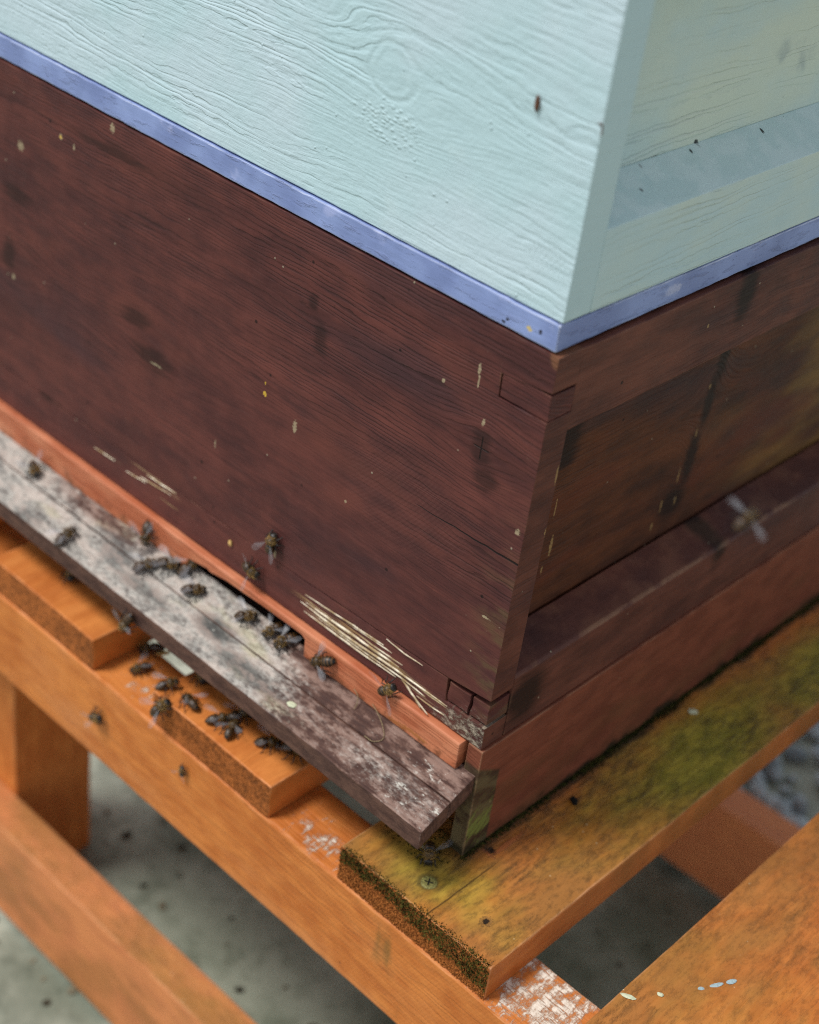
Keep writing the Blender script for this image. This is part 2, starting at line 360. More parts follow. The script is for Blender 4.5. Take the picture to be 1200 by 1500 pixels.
def mat_stand(name, axis, seed=0.0, algae=0.0, dirt=0.7, pink=0.0, peel=None):
    G = Mat(name)
    u, v, w = {'x': (G.x, G.z + G.y * 0.8, G.y), 'y': (G.y, G.x + G.z * 0.4, G.z), 'z': (G.z, G.x + G.y, G.y)}[axis]
    xyz = G.v(G.x, G.y, G.z)
    vv, saw, line, fib = grain(G, u, v, w, 0.0075, 0.008, (), seed)
    big = G.noise(G.v(u * 8.0 + seed, v * 22.0, w * 14.0), 1.0, 4.0, 0.6)
    med = G.noise(G.v(u * 55.0 + seed, v * 120.0, w * 90.0), 1.0, 4.0, 0.62)
    col = G.mix(G.ss(big * 0.5 + med * 0.5, 0.36, 0.66), lin(184, 102, 42), lin(212, 130, 62))
    col = G.mix(line * 0.10, col, lin(132, 70, 30))
    col = G.mix(G.ss(fib, 0.5, 0.75) * 0.14, col, lin(226, 152, 94))
    if pink: col = G.mix(pink, col, lin(220, 150, 114))
    h = line * -0.00018 + fib * 0.00010 + med * 0.00030
    up = S(G, None)
    nrm = G.t.nodes.new('ShaderNodeSeparateXYZ'); G.t.links.new(G.geo.outputs['True Normal'], nrm.inputs[0])
    top = G.ss(S(G, nrm.outputs[2]), 0.6, 0.9)
    rough = 0.50 + med * 0.2
    if algae:
        # weathered tops: brown wash, algae film, dark mildew along the fibres
        wv = G.ss(G.noise(G.v(u * 9.0 + seed, v * 17.0, 1.0), 1.0, 4.0, 0.65), 0.36, 0.62)
        col = G.mix(wv * top * (0.85 if algae > 0.5 else 0.72), col, lin(148, 102, 50))
        al = G.noise(G.v(u * 7.0 + seed * 2.0, v * 13.0, 4.0), 1.0, 4.0, 0.62)
        if algae > 0.5:
            bias = G.m('MAXIMUM', G.gauss(G.x, G.y, 0.040, 0.17, 0.034, 0.11), G.m('MAXIMUM', G.gauss(G.x, G.y, 0.045, 0.32, 0.028, 0.12), G.gauss(G.x, G.y, 0.014, -0.022, 0.07, 0.03) * 0.62))
        else:
            bias = G.m('ADD', 0.25, 0.0)
        am = G.ss(al * 0.75 + bias * 0.46, 0.42, 0.84)
        col = G.mix(am * top * 0.85 * min(1, algae), col, G.mix(G.ss(med, 0.36, 0.66), lin(126, 126, 34), lin(172, 160, 54)))
        mil = G.ss(G.noise(G.v(u * 75.0, v * 260.0, 3.0 + seed), 1.0, 5.0, 0.72), 0.44, 0.66) * G.ss(G.noise(G.v(u * 14.0 + seed, v * 30.0, 7.0), 1.0, 3.0), 0.38, 0.66)
        col = G.mix(mil * top * dirt, col, lin(58, 44, 26))
        mil2 = G.ss(G.noise(G.v(u * 120.0, v * 260.0, 3.0 + seed), 1.0, 6.0, 0.75), 0.46, 0.70)
        col = G.mix(mil2 * top * 0.7 * dirt, col, lin(64, 50, 26))
        fleck = (1.0 - G.ss(G.vor(xyz, 150.0), 0.04, 0.09)) * G.ss(G.noise(xyz, 33.0, 1.0), 0.55, 0.6)
        col = G.mix(fleck * top * 0.7, col, lin(222, 208, 168))
        h = h + mil * top * 0.0004 + mil2 * top * 0.0002
        sidegr = G.ss(G.noise(G.v(u * 12.0, v * 20.0, 5.0), 1.0, 3.0), 0.42, 0.62) * (1.0 - top)
        col = G.mix(sidegr * 0.45, col, lin(112, 82, 34))
    if algae > 0.5:
        kd = spots(G, G.x, G.y, [(0.0088, 0.0147, 0.0030, 0.0024), (0.039, -0.0235, 0.0016, 0.0020)])
        ring = spots(G, G.x, G.y, [(0.039, -0.0235, 0.0034, 0.0038)])
        col = G.mix(ring * top * 0.45, col, lin(96, 66, 44))
        col = G.mix(kd * top * 0.95, col, lin(22, 14, 10))
        sg = G.ss(G.gauss(G.x, G.y, 0.0028, -0.0272, 0.0070, 0.0066) + (med - 0.5) * 0.7, 0.30, 0.62)
        col = G.mix(sg * top * 0.7, col, lin(64, 58, 28))
        rid = spots(G, G.x, G.y, [(0.0115, 0.026, 0.0018, 0.014), (0.0085, 0.012, 0.0065, 0.0012)])
        col = G.mix(rid * top * 0.7, col, lin(186, 104, 58))
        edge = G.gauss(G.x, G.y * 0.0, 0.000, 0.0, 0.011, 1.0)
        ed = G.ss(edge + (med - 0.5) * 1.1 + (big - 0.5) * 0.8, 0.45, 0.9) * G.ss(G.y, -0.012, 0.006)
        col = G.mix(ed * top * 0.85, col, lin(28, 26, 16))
        shak = G.m('ABSOLUTE', G.x - 0.0165 + (G.noise(G.v(G.y * 30.0, 0.0, 0.0), 1.0, 2.0) - 0.5) * 0.003)
        sk = (1.0 - G.ss(shak, 0.0001, 0.0005)) * (1.0 - G.ss(G.y, 0.0, 0.02))
        col = G.mix(sk * top * 0.75, col, lin(66, 38, 18))
        h = h - kd * top * 0.0016 + rid * top * 0.0005 - sk * top * 0.0005 - ring * top * 0.0003
    if peel:
        # white flaking paint / salts on the top of the rail
        pn = G.noise(G.v(G.x * 190.0, G.y * 90.0, 3.0), 1.0, 6.0, 0.72)
        reg = None
        for (a, b, ra, rb, k) in peel:
            s = G.gauss(G.x, G.y, a, b, ra, rb) * k
            reg = s if reg is None else G.m('MAXIMUM', reg, s)
        pm = G.ss(pn + reg * 0.30, 0.60, 0.76) * top
        pm = pm * (1.0 - G.ss(G.noise(G.v(G.x * 60.0, G.y * 420.0, 6.0), 1.0, 4.0, 0.7), 0.54, 0.62) * 0.85)
        col = G.mix(pm, col, G.mix(G.ss(pn, 0.4, 0.7), lin(204, 186, 166), lin(240, 228, 212)))
        h = h + pm * 0.0005
        # mildew creeping down the face, and small scuffs on its upper arris
        gs = G.ss(G.noise(G.v(G.x * 55.0, G.z * 18.0, 1.0), 1.0, 3.0) + G.gauss(G.x, G.z, -0.008, -0.115, 0.010, 0.03) * 0.35, 0.66, 0.9) * (1.0 - top)
        col = G.mix(gs * 0.7, col, lin(92, 82, 40))
        nick = (1.0 - G.ss(G.vor(xyz, 60.0), 0.03, 0.07)) * G.ss(G.noise(xyz, 21.0, 1.0), 0.52, 0.58)
        col = G.mix(nick * 0.55, col, lin(92, 58, 32))
        fade = G.ss(G.noise(G.v(G.x * 6.0, G.z * 14.0, 4.0), 1.0, 4.0, 0.6), 0.48, 0.66) * (1.0 - top)
        col = G.mix(fade * 0.35, col, lin(214, 146, 92))
        h = h - nick * 0.0005
        weave = G.m('SINE', G.x * 2600.0) * G.m('SINE', G.z * 1500.0) * G.ss(G.x, -0.20, -0.05) * (1.0 - top)
        h = h + weave * 0.00003
    ar = arris(G) * G.ss(med, 0.36, 0.56)
    col = G.mix(ar * 0.6, col, lin(240, 182, 142))  # pale pink edges: wear plus edge sheen painted in
    return G.out(col, rough, h, 0.3)

def mat_endgrain(name):
    G = Mat(name)
    xyz = G.v(G.x, G.y, G.z)
    a = G.noise(xyz, 420.0, 4.0, 0.7); b = G.noise(xyz, 60.0, 3.0)
    col = G.mix(G.ss(a * 0.7 + b * 0.3, 0.38, 0.62), lin(120, 68, 30), lin(186, 108, 52))
    return G.out(col, 0.85, a * 0.0012, 0.2)

def mat_block():
    G = Mat('fresh_redwood')
    vv, saw, line, fib = grain(G, G.x, G.z, G.y, 0.0042, 0.004, (), 6.0)
    big = G.noise(G.v(G.x * 20.0, G.z * 60.0, G.y * 40.0), 1.0, 3.0)
    col = G.mix(G.ss(big, 0.35, 0.65), lin(176, 96, 62), lin(204, 130, 94))
    col = G.mix(line * 0.30, col, lin(132, 58, 34))
    col = G.mix(G.ss(fib, 0.5, 0.75) * 0.25, col, lin(222, 150, 112))
    dirt = G.ss(G.noise(G.v(G.x * 120.0, G.z * 160.0, G.y * 100.0), 1.0, 4.0, 0.65) - (G.z + 0.02) * 18.0, 0.40, 0.60)
    col = G.mix(dirt * 0.65, col, lin(92, 52, 24))
    wax = spots(G, G.x, G.z, [(-0.040, -0.0150, 0.012, 0.0014), (-0.052, -0.0165, 0.008, 0.0012), (-0.152, -0.0045, 0.0016, 0.0016)])
    col = G.mix(wax * 0.6, col, lin(148, 92, 30))
    col = G.mix(arris(G) * 0.5, col, lin(226, 160, 130))
    return G.out(col, 0.5, line * -0.00015 + fib * 0.00012, 0.4)

def mat_landing():
    G = Mat('weathered_landing_paint')
    xyz = G.v(G.x, G.y, G.z)
    vv, saw, line, fib = grain(G, G.x, G.y, G.z, 0.004, 0.004, (), 9.0)
    med = G.noise(G.v(G.x * 70.0, G.y * 160.0, G.z * 160.0), 1.0, 5.0, 0.68)
    fin = G.noise(G.v(G.x * 260.0, G.y * 560.0, G.z * 560.0), 1.0, 5.0, 0.70)
    big = G.noise(G.v(G.x * 12.0, G.y * 30.0, 0.0), 1.0, 3.0)
    nrm = G.t.nodes.new('ShaderNodeSeparateXYZ'); G.t.links.new(G.geo.outputs['True Normal'], nrm.inputs[0])
    top = G.ss(S(G, nrm.outputs[2]), 0.6, 0.85)
    base = G.mix(G.ss(med, 0.35, 0.65), lin(72, 48, 41), lin(106, 76, 63))
    base = G.mix(line * 0.35, base, lin(50, 32, 30))
    # where the paint has worn off to silvered, lichen-grey wood
    wear = G.ss(G.m('SUBTRACT', 0.0, G.x), 0.075, 0.15) * 0.34 + G.gauss(G.x, G.y, -0.03, -0.026, 0.05, 0.012) * 0.15 \
        - G.ss(G.y, -0.016, -0.003) * 0.22 * G.ss(G.x, -0.22, -0.10) - G.gauss(G.x, G.y, -0.30, -0.008, 0.045, 0.007) * 0.28
    wm = G.ss(med * 0.40 + fin * 0.45 + big * 0.2 + wear, 0.58, 0.86) * top
    grey = G.mix(G.ss(fin * 0.5 + med * 0.5, 0.34, 0.66), lin(110, 105, 100), lin(208, 204, 194))
    grey = G.mix(G.ss(G.noise(G.v(G.x * 24.0, G.y * 40.0, 5.0), 1.0, 3.0), 0.50, 0.66) * 0.75, grey, lin(86, 88, 86))
    grey = G.mix(G.ss(G.noise(G.v(G.x * 18.0 + 3.0, G.y * 50.0, 5.0), 1.0, 3.0), 0.55, 0.68) * 0.5, grey, lin(196, 188, 150))
    col = G.mix(wm * 0.92, base, grey)
    # black traffic stain before the entrance
    bs = G.ss(G.m('MAXIMUM', G.gauss(G.x, G.y, -0.178, -0.020, 0.022, 0.008), G.m('MAXIMUM', G.gauss(G.x, G.y, -0.145, -0.028, 0.035, 0.007) * 0.9, G.gauss(G.x, G.y, -0.235, -0.027, 0.04, 0.007) * 0.75)) + (med - 0.5) * 0.9, 0.35, 0.85)
    col = G.mix(bs * top * 0.72, col, lin(48, 50, 48))
    wf = G.ss(G.noise(G.v(G.x * 130.0, G.y * 260.0, 8.0), 1.0, 4.0, 0.7) + G.m('MAXIMUM', G.gauss(G.x, G.y, -0.022, -0.028, 0.03, 0.007), G.gauss(G.x, G.y, -0.02, -0.012, 0.02, 0.006)) * 0.10, 0.63, 0.74) * top
    col = G.mix(wf * 0.7, col, lin(222, 220, 208))
    sc2 = G.ss(fin, 0.62, 0.70) * (1.0 - top)
    col = G.mix(sc2 * 0.4, col, lin(150, 120, 110))
    col = G.mix(arris(G) * G.ss(med, 0.45, 0.6) * 0.4, col, lin(176, 150, 138))
    return G.out(col, 0.6 + med * 0.25, med * 0.0004 + fin * 0.0005 - line * 0.0002, 0.3)

def mat_floor():
    G = Mat('red_brown_stain')
    vv, saw, line, fib = grain(G, G.y, G.z, G.x, 0.005, 0.004, (), 12.0)
    med = G.noise(G.v(G.y * 40.0, G.z * 80.0, G.x * 80.0), 1.0, 4.0, 0.6)
    col = G.mix(G.ss(med, 0.35, 0.65), lin(110, 60, 44), lin(128, 72, 52))
    col = G.mix(line * 0.15, col, lin(76, 38, 26))
    ol = G.ss(G.noise(G.v(G.y * 12.0, G.z * 30.0, 1.0), 1.0, 3.0) - (G.z + 0.0748) * 3.0, 0.38, 0.62)
    col = G.mix(ol * 0.45, col, lin(100, 72, 44))
    # bare, algae-green front end of the rail
    cutx = 0.018 - (G.z + 0.02) * 0.02
    fe = (1.0 - G.ss(G.y - cutx + (med - 0.5) * 0.003, -0.0006, 0.0006)) * (1.0 - G.ss(G.z + G.y * 0.55, -0.014, -0.011))
    gcol = G.mix(G.ss(med, 0.4, 0.6), lin(58, 46, 34), lin(92, 84, 58))
    gg = G.ss(G.noise(G.v((G.y + G.z) * 60.0, (G.y - G.z) * 230.0, 0.0), 1.0, 4.0, 0.65) + G.gauss(G.y, G.z, 0.008, -0.056, 0.014, 0.012) * 0.32, 0.60, 0.80)
    nf = G.t.nodes.new('ShaderNodeSeparateXYZ'); G.t.links.new(G.geo.outputs['True Normal'], nf.inputs[0])
    gcol = G.mix(gg * G.ss(S(G, nf.outputs[0]), 0.5, 0.9), gcol, lin(112, 126, 62))
    col = G.mix(fe * 0.92, col, gcol)
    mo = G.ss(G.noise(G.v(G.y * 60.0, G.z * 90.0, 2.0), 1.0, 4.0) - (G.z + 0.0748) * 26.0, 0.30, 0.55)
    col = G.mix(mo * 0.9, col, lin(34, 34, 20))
    speck = (1.0 - G.ss(G.vor(G.v(G.x, G.y, G.z), 110.0), 0.04, 0.08)) * G.ss(G.noise(G.v(G.x, G.y, G.z), 30.0, 1.0), 0.54, 0.6)
    col = G.mix(speck * 0.5, col, lin(190, 160, 130))
    col = G.mix(arris(G) * G.ss(med, 0.38, 0.55) * 0.8, col, lin(196, 160, 124))
    return G.out(col, 0.5 + med * 0.2, med * 0.0003 + fib * 0.0001 - line * 0.00015, 0.24)

def mat_plain(name, c, rough=0.6, spec=0.3, var=0.25, scale=300.0, bump=0.0002, c2=None, local=False):
    G = Mat(name, local)
    n = G.noise(G.v(G.x, G.y, G.z), scale, 3.0)
    d = tuple(max(0, q * (1 - var)) for q in c[:3]) + (1,)
    col = G.mix(G.ss(n, 0.35, 0.65), d, c2 or c)
    return G.out(col, rough, n * bump, spec)

def mat_ground():
    G = Mat('mossy_concrete')
    xyz = G.v(G.x, G.y, G.z)
    a = G.noise(xyz, 7.0, 5.0, 0.6); b = G.noise(xyz, 40.0, 5.0, 0.65); c = G.noise(xyz, 2.6, 2.0)
    col = G.mix(G.ss(a, 0.36, 0.64), lin(116, 122, 108), lin(178, 182, 166))
    col = G.mix(G.ss(b, 0.45, 0.7) * 0.5, col, lin(72, 78, 66))
    col = G.mix(G.ss(c, 0.45, 0.65) * 0.35, col, lin(104, 118, 92))
    return G.out(col, 0.9, b * 0.002, 0.2)

BROOD_F = mat_brood('brown_stain_front', 'front', 0.0)
BROOD_S = mat_brood('brown_stain_side_shaded', 'side', 3.0, True)
BROOD_R = mat_brood('brown_stain_rail_lit', 'side', 5.0, True, True)
SUPER_F, SUPER_S, SUPER_L = mat_super(True), mat_super(False), mat_super(False, 0.12, 'pale_blue_paint_less_bounce')  # SUPER_L: same paint with less of the painted garden reflection
LAV = mat_lavender()
PEEL = [(-0.068, -0.034, 0.018, 0.012, 0.62), (0.082, -0.022, 0.034, 0.030, 0.80), (-0.230, -0.030, 0.014, 0.008, 0.5)]
RAIL_X = mat_stand('orange_stain_rail', 'x', 1.0, 0.0, peel=PEEL)
LOW_X = mat_stand('orange_stain_low_rail', 'x', 5.0, 0.35, pink=0.3, dirt=0.12)
LOW_B = mat_stand('red_stain_back_rail', 'x', 7.0, 0.0, pink=0.35)
LEG_M = mat_stand('orange_stain_leg', 'z', 3.0, 0.0)
SLAT_M = mat_stand('weathered_slat_stain', 'y', 2.0, 1.0)
SLAT_N = mat_stand('orange_slat_stain', 'y', 4.0, 0.0)
SLAT_R = mat_stand('mildewed_slat_stain', 'y', 8.0, 0.42, dirt=0.42)
ENDG = mat_endgrain('rusty_end_grain')
BLOCK = mat_block()
LAND = mat_landing()
FLOORM = mat_floor()
DARK = mat_plain('dark_inside_wood', lin(40, 26, 20), 0.8)
GROUND = mat_ground()
STONE = mat_plain('grey_gravel', lin(150, 162, 166), 0.85, 0.3, 0.5, 25.0, 0.001, lin(186, 198, 202))
BARE = mat_plain('bare_pine_splinter', lin(196, 168, 124), 0.75, 0.15, 0.3, 120.0, 0.0, lin(238, 228, 204))
MOSS = mat_plain('dark_moss', lin(50, 50, 20), 0.9, 0.1, 0.6, 500.0, 0.0, lin(98, 92, 42))
CRUMB = mat_plain('rusty_crumb', lin(150, 88, 40), 0.9, 0.1, 0.55, 600.0, 0.0, lin(176, 108, 54))
SOIL = mat_plain('black_soil_moss', lin(30, 28, 16), 0.95, 0.1, 0.5, 600.0, 0.0, lin(54, 58, 24))
BRASS = mat_plain('tarnished_screw', lin(112, 106, 54), 0.6, 0.4, 0.5, 900.0, 0.0002, lin(134, 128, 70))
BLACKM = mat_plain('black_recess', lin(16, 14, 10), 0.9)
PALE = mat_plain('pale_flake', lin(206, 210, 178), 0.6, 0.3, 0.2, 900.0, 0.0)
PBLUE = mat_plain('dried_pale_blue_paint', lin(168, 188, 192), 0.45, 0.4, 0.25, 900.0, 0.0001)
TAN = mat_plain('yellow_wood_chip', lin(226, 186, 116), 0.6)
GRUB = mat_plain('brown_seed_husk', lin(104, 66, 44), 0.5, 0.4, 0.5, 700.0, 0.0001)

# ------------------------------------------------------------------ mesh helpers (millimetres in, metres out)
K = 0.001
def link(name, me, mats, parent=None):
    o = bpy.data.objects.new(name, me)
    COL.objects.link(o)
    for m in (mats if isinstance(mats, (list, tuple)) else [mats]): me.materials.append(m)
    if parent is not None:
        o.parent = parent
        o.matrix_parent_inverse = Matrix.Translation(-parent.location)
    return o

def thing(name, loc, label, cat, group=None):
    o = bpy.data.objects.new(name, None)
    COL.objects.link(o)
    o.empty_display_size = 0.02
    o.location = Vector(loc) * K
    o['label'] = label; o['category'] = cat
    if group: o['group'] = group
    return o

def finish(name, bm, mats, parent=None, cut=None, wob=0.25, rag=0.0, seed=0.0, smooth=False):
    """cut = {axis: step}: slice the solid so that its arrises can wander a little"""
    if cut:
        for ax, step in cut.items():
            i = 'xyz'.index(ax)
            lo = min(v.co[i] for v in bm.verts); hi = max(v.co[i] for v in bm.verts)
            n = int((hi - lo) / step)
            no = Vector((0, 0, 0)); no[i] = 1
            for k in range(1, n):
                p = Vector((0, 0, 0)); p[i] = lo + (hi - lo) * k / n
                bmesh.ops.bisect_plane(bm, geom=bm.verts[:] + bm.edges[:] + bm.faces[:], dist=1e-5, plane_co=p, plane_no=no)
    if wob or rag:
        for v in bm.verts:
            c = v.co
            d = mnoise.noise_vector(Vector((c.x * 0.012 + seed, c.y * 0.012, c.z * 0.012 + 3.1))) * wob
            if rag: d += mnoise.noise_vector(Vector((c.x * 0.16, c.y * 0.16 + seed, c.z * 0.16))) * rag
            v.co = c + d
    for v in bm.verts: v.co *= K
    me = bpy.data.meshes.new(name)
    bm.to_mesh(me); bm.free()
    if smooth:
        for p in me.polygons: p.use_smooth = True
    return link(name, me, mats, parent)

def box_bm(lo, hi, bev=0.8, seg=2):
    bm = bmesh.new()
    bmesh.ops.create_cube(bm, size=1.0)
    for v in bm.verts:
        v.co = Vector([(lo[i] + hi[i]) / 2 + v.co[i] * (hi[i] - lo[i]) for i in range(3)])
    if bev: bmesh.ops.bevel(bm, geom=bm.edges[:], offset=bev, segments=seg, affect='EDGES', profile=0.6)
    return bm

def prism_bm(poly, ax, a0, a1, bev=0.6, seg=2):
    """poly in the plane across ax: ax 'y' -> (x,z); ax 'x' -> (y,z)"""
    bm = bmesh.new()
    def P(p, a): return Vector((p[0], p[1], a)) if ax == 'z' else Vector((p[0], a, p[1])) if ax == 'y' else Vector((a, p[0], p[1]))
    A = [bm.verts.new(P(p, a0)) for p in poly]; B = [bm.verts.new(P(p, a1)) for p in poly]
    n = len(poly)
    bm.faces.new(A); bm.faces.new(B[::-1])
    for i in range(n): bm.faces.new((A[i], B[i], B[(i + 1) % n], A[(i + 1) % n]))
    bmesh.ops.recalc_face_normals(bm, faces=bm.faces[:])
    if bev: bmesh.ops.bevel(bm, geom=bm.edges[:], offset=bev, segments=seg, affect='EDGES', profile=0.6)
    return bm

def board(name, lo, hi, mats, parent, bev=0.8, cut=None, wob=0.25, rag=0.12, seed=0.0):
    return finish(name, box_bm(lo, hi, bev), mats, parent, cut, wob, rag, seed)

# ------------------------------------------------------------------ setting: ground
GZ = -446
bm = bmesh.new()
for x, y in ((-12, -12), (12, -12), (12, 12), (-12, 12)): bm.verts.new((x * 1000, y * 1000, GZ))
bm.faces.new(bm.verts[:])
g = finish('ground', bm, GROUND, wob=0)
g['kind'] = 'structure'
random.seed(4)
bm = bmesh.new()
for i in range(1500):
    x, y = random.uniform(-330, 330), random.uniform(500, 1000)
    if y < 520 + 30 * mnoise.noise(Vector((x * 0.02, 0, 0))): continue
    r = random.uniform(6, 17)
    m = Matrix.Translation((x, y, GZ + r * 0.35 + random.uniform(0, 6))) @ Matrix.Rotation(random.uniform(0, 6.28), 4, Vector((random.random(), random.random(), random.random() + .1)).normalized()) @ Matrix.Diagonal((r, r * random.uniform(.6, .9), r * random.uniform(.4, .75), 1))
    res = bmesh.ops.create_icosphere(bm, subdivisions=1, radius=1.0, matrix=m)
gr = finish('gravel', bm, STONE, wob=0, rag=1.4, smooth=True)
gr['kind'] = 'stuff'; gr['label'] = 'blue grey gravel on the ground behind the stand'; gr['category'] = 'gravel'

random.seed(12)
bm = bmesh.new()
for i in range(420):
    x, y = random.uniform(-700, 120), random.uniform(-160, 520)
    r_ = random.uniform(1.5, 4.5) if random.random() < .96 else random.uniform(5, 8)
    bmesh.ops.create_icosphere(bm, subdivisions=1, radius=1.0, matrix=Matrix.Translation((x, y, GZ + r_ * .15)) @ Matrix.Rotation(random.uniform(0, 6.28), 4, 'Z') @ Matrix.Diagonal((r_, r_ * random.uniform(.4, .9), r_ * random.uniform(.2, .5), 1)))
gt = finish('grit', bm, mat_plain('dark_litter', lin(62, 56, 44), 0.9, 0.2, 0.6, 30.0, 0.0, lin(120, 112, 92)), wob=0, rag=1.0)
gt['kind'] = 'stuff'; gt['label'] = 'dark grit and leaf litter strewn over the concrete under the stand'; gt['category'] = 'grit'

# ------------------------------------------------------------------ the stand
FZ = -74.85                 # top of the slats, underside of the hive floor
RZ = FZ - 23.7              # top of the rails
st = thing('hive_stand', (-90, 200, GZ), 'orange stained timber stand of rails and slats carrying the beehive', 'stand')
board('front_rail', (-560, -45.5, RZ - 67), (262, -2.4, RZ - 0.15), RAIL_X, st, 1.6, {'x': 7}, 0.5, 0.22, 1)
board('back_rail', (-560, 412, RZ - 67), (262, 455, RZ - 0.15), LOW_B, st, 1.4, {'x': 20}, 0.4, 0.1, 2)
board('stretcher', (-560, -30.8, -440), (262, -2.4, -344.8), LOW_X, st, 1.6, {'x': 12}, 0.5, 0.15, 3)
board('stretcher', (-560, 422.5, -434), (262, 454, -345), LOW_B, st, 1.5, {'x': 12}, 0.5, 0.1, 4)
for (x0, x1) in ((-480, -406.2), (170, 244)):
    board('leg', (x0, -2.2, GZ), (x1, 67, RZ - 0.4), LEG_M, st, 1.2, {'z': 20}, 0.4, 0.1, x0)
    board('leg', (x0, 353, GZ), (x1, 411.8, RZ - 0.4), LEG_M, st, 1.2, {'z': 20}, 0.4, 0.1, x0 + 9)
slats = []
for i, (x0, x1, m) in enumerate(((-45.2, 60.5, SLAT_M), (-200.8, -100.2, SLAT_N), (-362, -258.3, SLAT_N), (-520, -416, SLAT_N), (111.3, 217, SLAT_R))):
    o = board('slat', (x0, -44.5, RZ), (x1, 462, FZ - 0.1), [m, ENDG], st, 1.1, {'y': 8, 'x': 12}, 0.5, 0.22, i * 3.3)
    for p in o.data.polygons:
        if p.normal.y < -0.75: p.material_index = 1
    slats.append(o)
slats[0]['label'] = 'weathered slat under the hive corner with a mossy front end'

def blades(name, pts, mats, parent, lmin, lmax, wmin, wmax, seed=1):
    """pts: (position, outward normal); tiny three-sided leaves"""
    random.seed(seed)
    V, F = [], []
    for p, n in pts:
        n = Vector(n); d = (n + Vector((random.uniform(-1, 1), random.uniform(-1, 1), random.uniform(-1, 1))) * 0.9).normalized()
        L = random.uniform(lmin, lmax); w = random.uniform(wmin, wmax)
        s = d.cross(Vector((random.uniform(-1, 1), random.uniform(-1, 1), random.uniform(-1, 1)))).normalized() * w
        t = d.cross(s).normalized() * w * 0.5
        p = Vector(p) - n * 0.15
        mid = p + d * L * 0.5
        k = len(V)
        V += [p, mid + s + t * .3, p + d * L, mid - s + t * .3, mid - t]
        F += [(k, k + 1, k + 4), (k + 1, k + 2, k + 4), (k + 2, k + 3, k + 4), (k + 3, k, k + 4), (k, k + 1, k + 2, k + 3)]
    me = bpy.data.meshes.new(name)
    me.from_pydata([v * K for v in V], [], F)
    o = link(name, me, mats, parent)
    o['kind'] = 'stuff'
    return o

def crumbs(name, pts, mats, parent, rmin, rmax, seed=1):
    random.seed(seed)
    V, F = [], []
    for p, n in pts:
        r = random.uniform(rmin, rmax); k = len(V)
        q = Matrix.Rotation(random.uniform(0, 6.3), 3, Vector((random.random() - .5, random.random() - .5, random.random() + .01)).normalized())
        c = Vector(p) + Vector(n) * r * 0.35
        for a in ((1, 0, 0), (-1, 0, 0), (0, 1, 0), (0, -1, 0), (0, 0, 1), (0, 0, -1)):
            V.append(c + q @ (Vector(a) * r * random.uniform(.6, 1.25)))
        for a in ((0, 2, 4), (2, 1, 4), (1, 3, 4), (3, 0, 4), (2, 0, 5), (1, 2, 5), (3, 1, 5), (0, 3, 5)): F.append(tuple(k + i for i in a))
    me = bpy.data.meshes.new(name)
    me.from_pydata([v * K for v in V], [], F)
    o = link(name, me, mats, parent)
    o['kind'] = 'stuff'
    return o

random.seed(21)
mp, cp = [], []
for i in range(15000):
    x = random.uniform(-44.6, 60.0); t = random.random() ** 1.0
    z = RZ + 0.6 + t * 23.2
    f = (x + 45) / 105
    thr = 0.62 - 0.42 * f ** 1.6 + 0.16 * mnoise.noise(Vector((x * 0.09, z * 0.09, 0))) + 0.10 * mnoise.noise(Vector((x * 0.4, z * 0.4, 4)))
    if t > thr and random.random() < 0.55: mp.append(((x, -44.6, z), (0, -0.9, 0.45)))
    elif t <= thr + 0.1 and random.random() < 0.5: cp.append(((x, -44.5, z), (0, -1, 0.1)))
for i in range(900):
    x = random.uniform(-44, 59); y = -44.3 + abs(random.gauss(0, 1.5))
    if mnoise.noise(Vector((x * 0.12, 0, 7))) > -0.2: mp.append(((x, y, FZ - 0.05), (0, -0.3, 1)))
blades('moss', mp, MOSS, slats[0], 0.6, 1.9, 0.16, 0.42, 3)
crumbs('rotten_fibres', cp, CRUMB, slats[0], 0.18, 0.62, 5)
random.seed(8); cp2 = []
for i in range(1500):
    cp2.append(((random.uniform(-200, -101), -44.6, RZ + random.uniform(0.8, 23)), (0, -1, 0)))
crumbs('rotten_fibres', cp2, CRUMB, slats[1], 0.12, 0.36, 6)

# screw with a cross recess, sunk in the slat under the corner
bm = bmesh.new()
prof = [(0, 0.35), (3.4, 0.3), (4.5, 0.0), (4.6, -0.6)]
rings = []
for r, z in prof[1:]:
    rings.append([bm.verts.new((2.3 + r * math.cos(a * math.tau / 28), -27.1 + r * math.sin(a * math.tau / 28), FZ + 0.15 + z)) for a in range(28)])
c0 = bm.verts.new((2.3, -27.1, FZ + 0.5))
for j in range(28):
    bm.faces.new((c0, rings[0][j], rings[0][(j + 1) % 28]))
    for k in range(2): bm.faces.new((rings[k][j], rings[k + 1][j], rings[k + 1][(j + 1) % 28], rings[k][(j + 1) % 28]))
scr = finish('screw', bm, BRASS, slats[0], wob=0, rag=0.15)
bm = bmesh.new()
for a in (0.5, 0.5 + math.pi / 2):
    b2 = box_bm((-2.3, -0.42, -0.4), (2.3, 0.42, 0.12), 0.1, 1)
    bmesh.ops.transform(b2, matrix=Matrix.Translation((2.3, -27.1, FZ + 0.55 + (0.02 if a > 1 else 0))) @ Matrix.Rotation(a, 4, 'Z'), verts=b2.verts[:])
    me = bpy.data.meshes.new('t'); b2.to_mesh(me); b2.free(); bm.from_mesh(me); bpy.data.meshes.remove(me)
finish('cross_recess', bm, BLACKM, scr, wob=0)

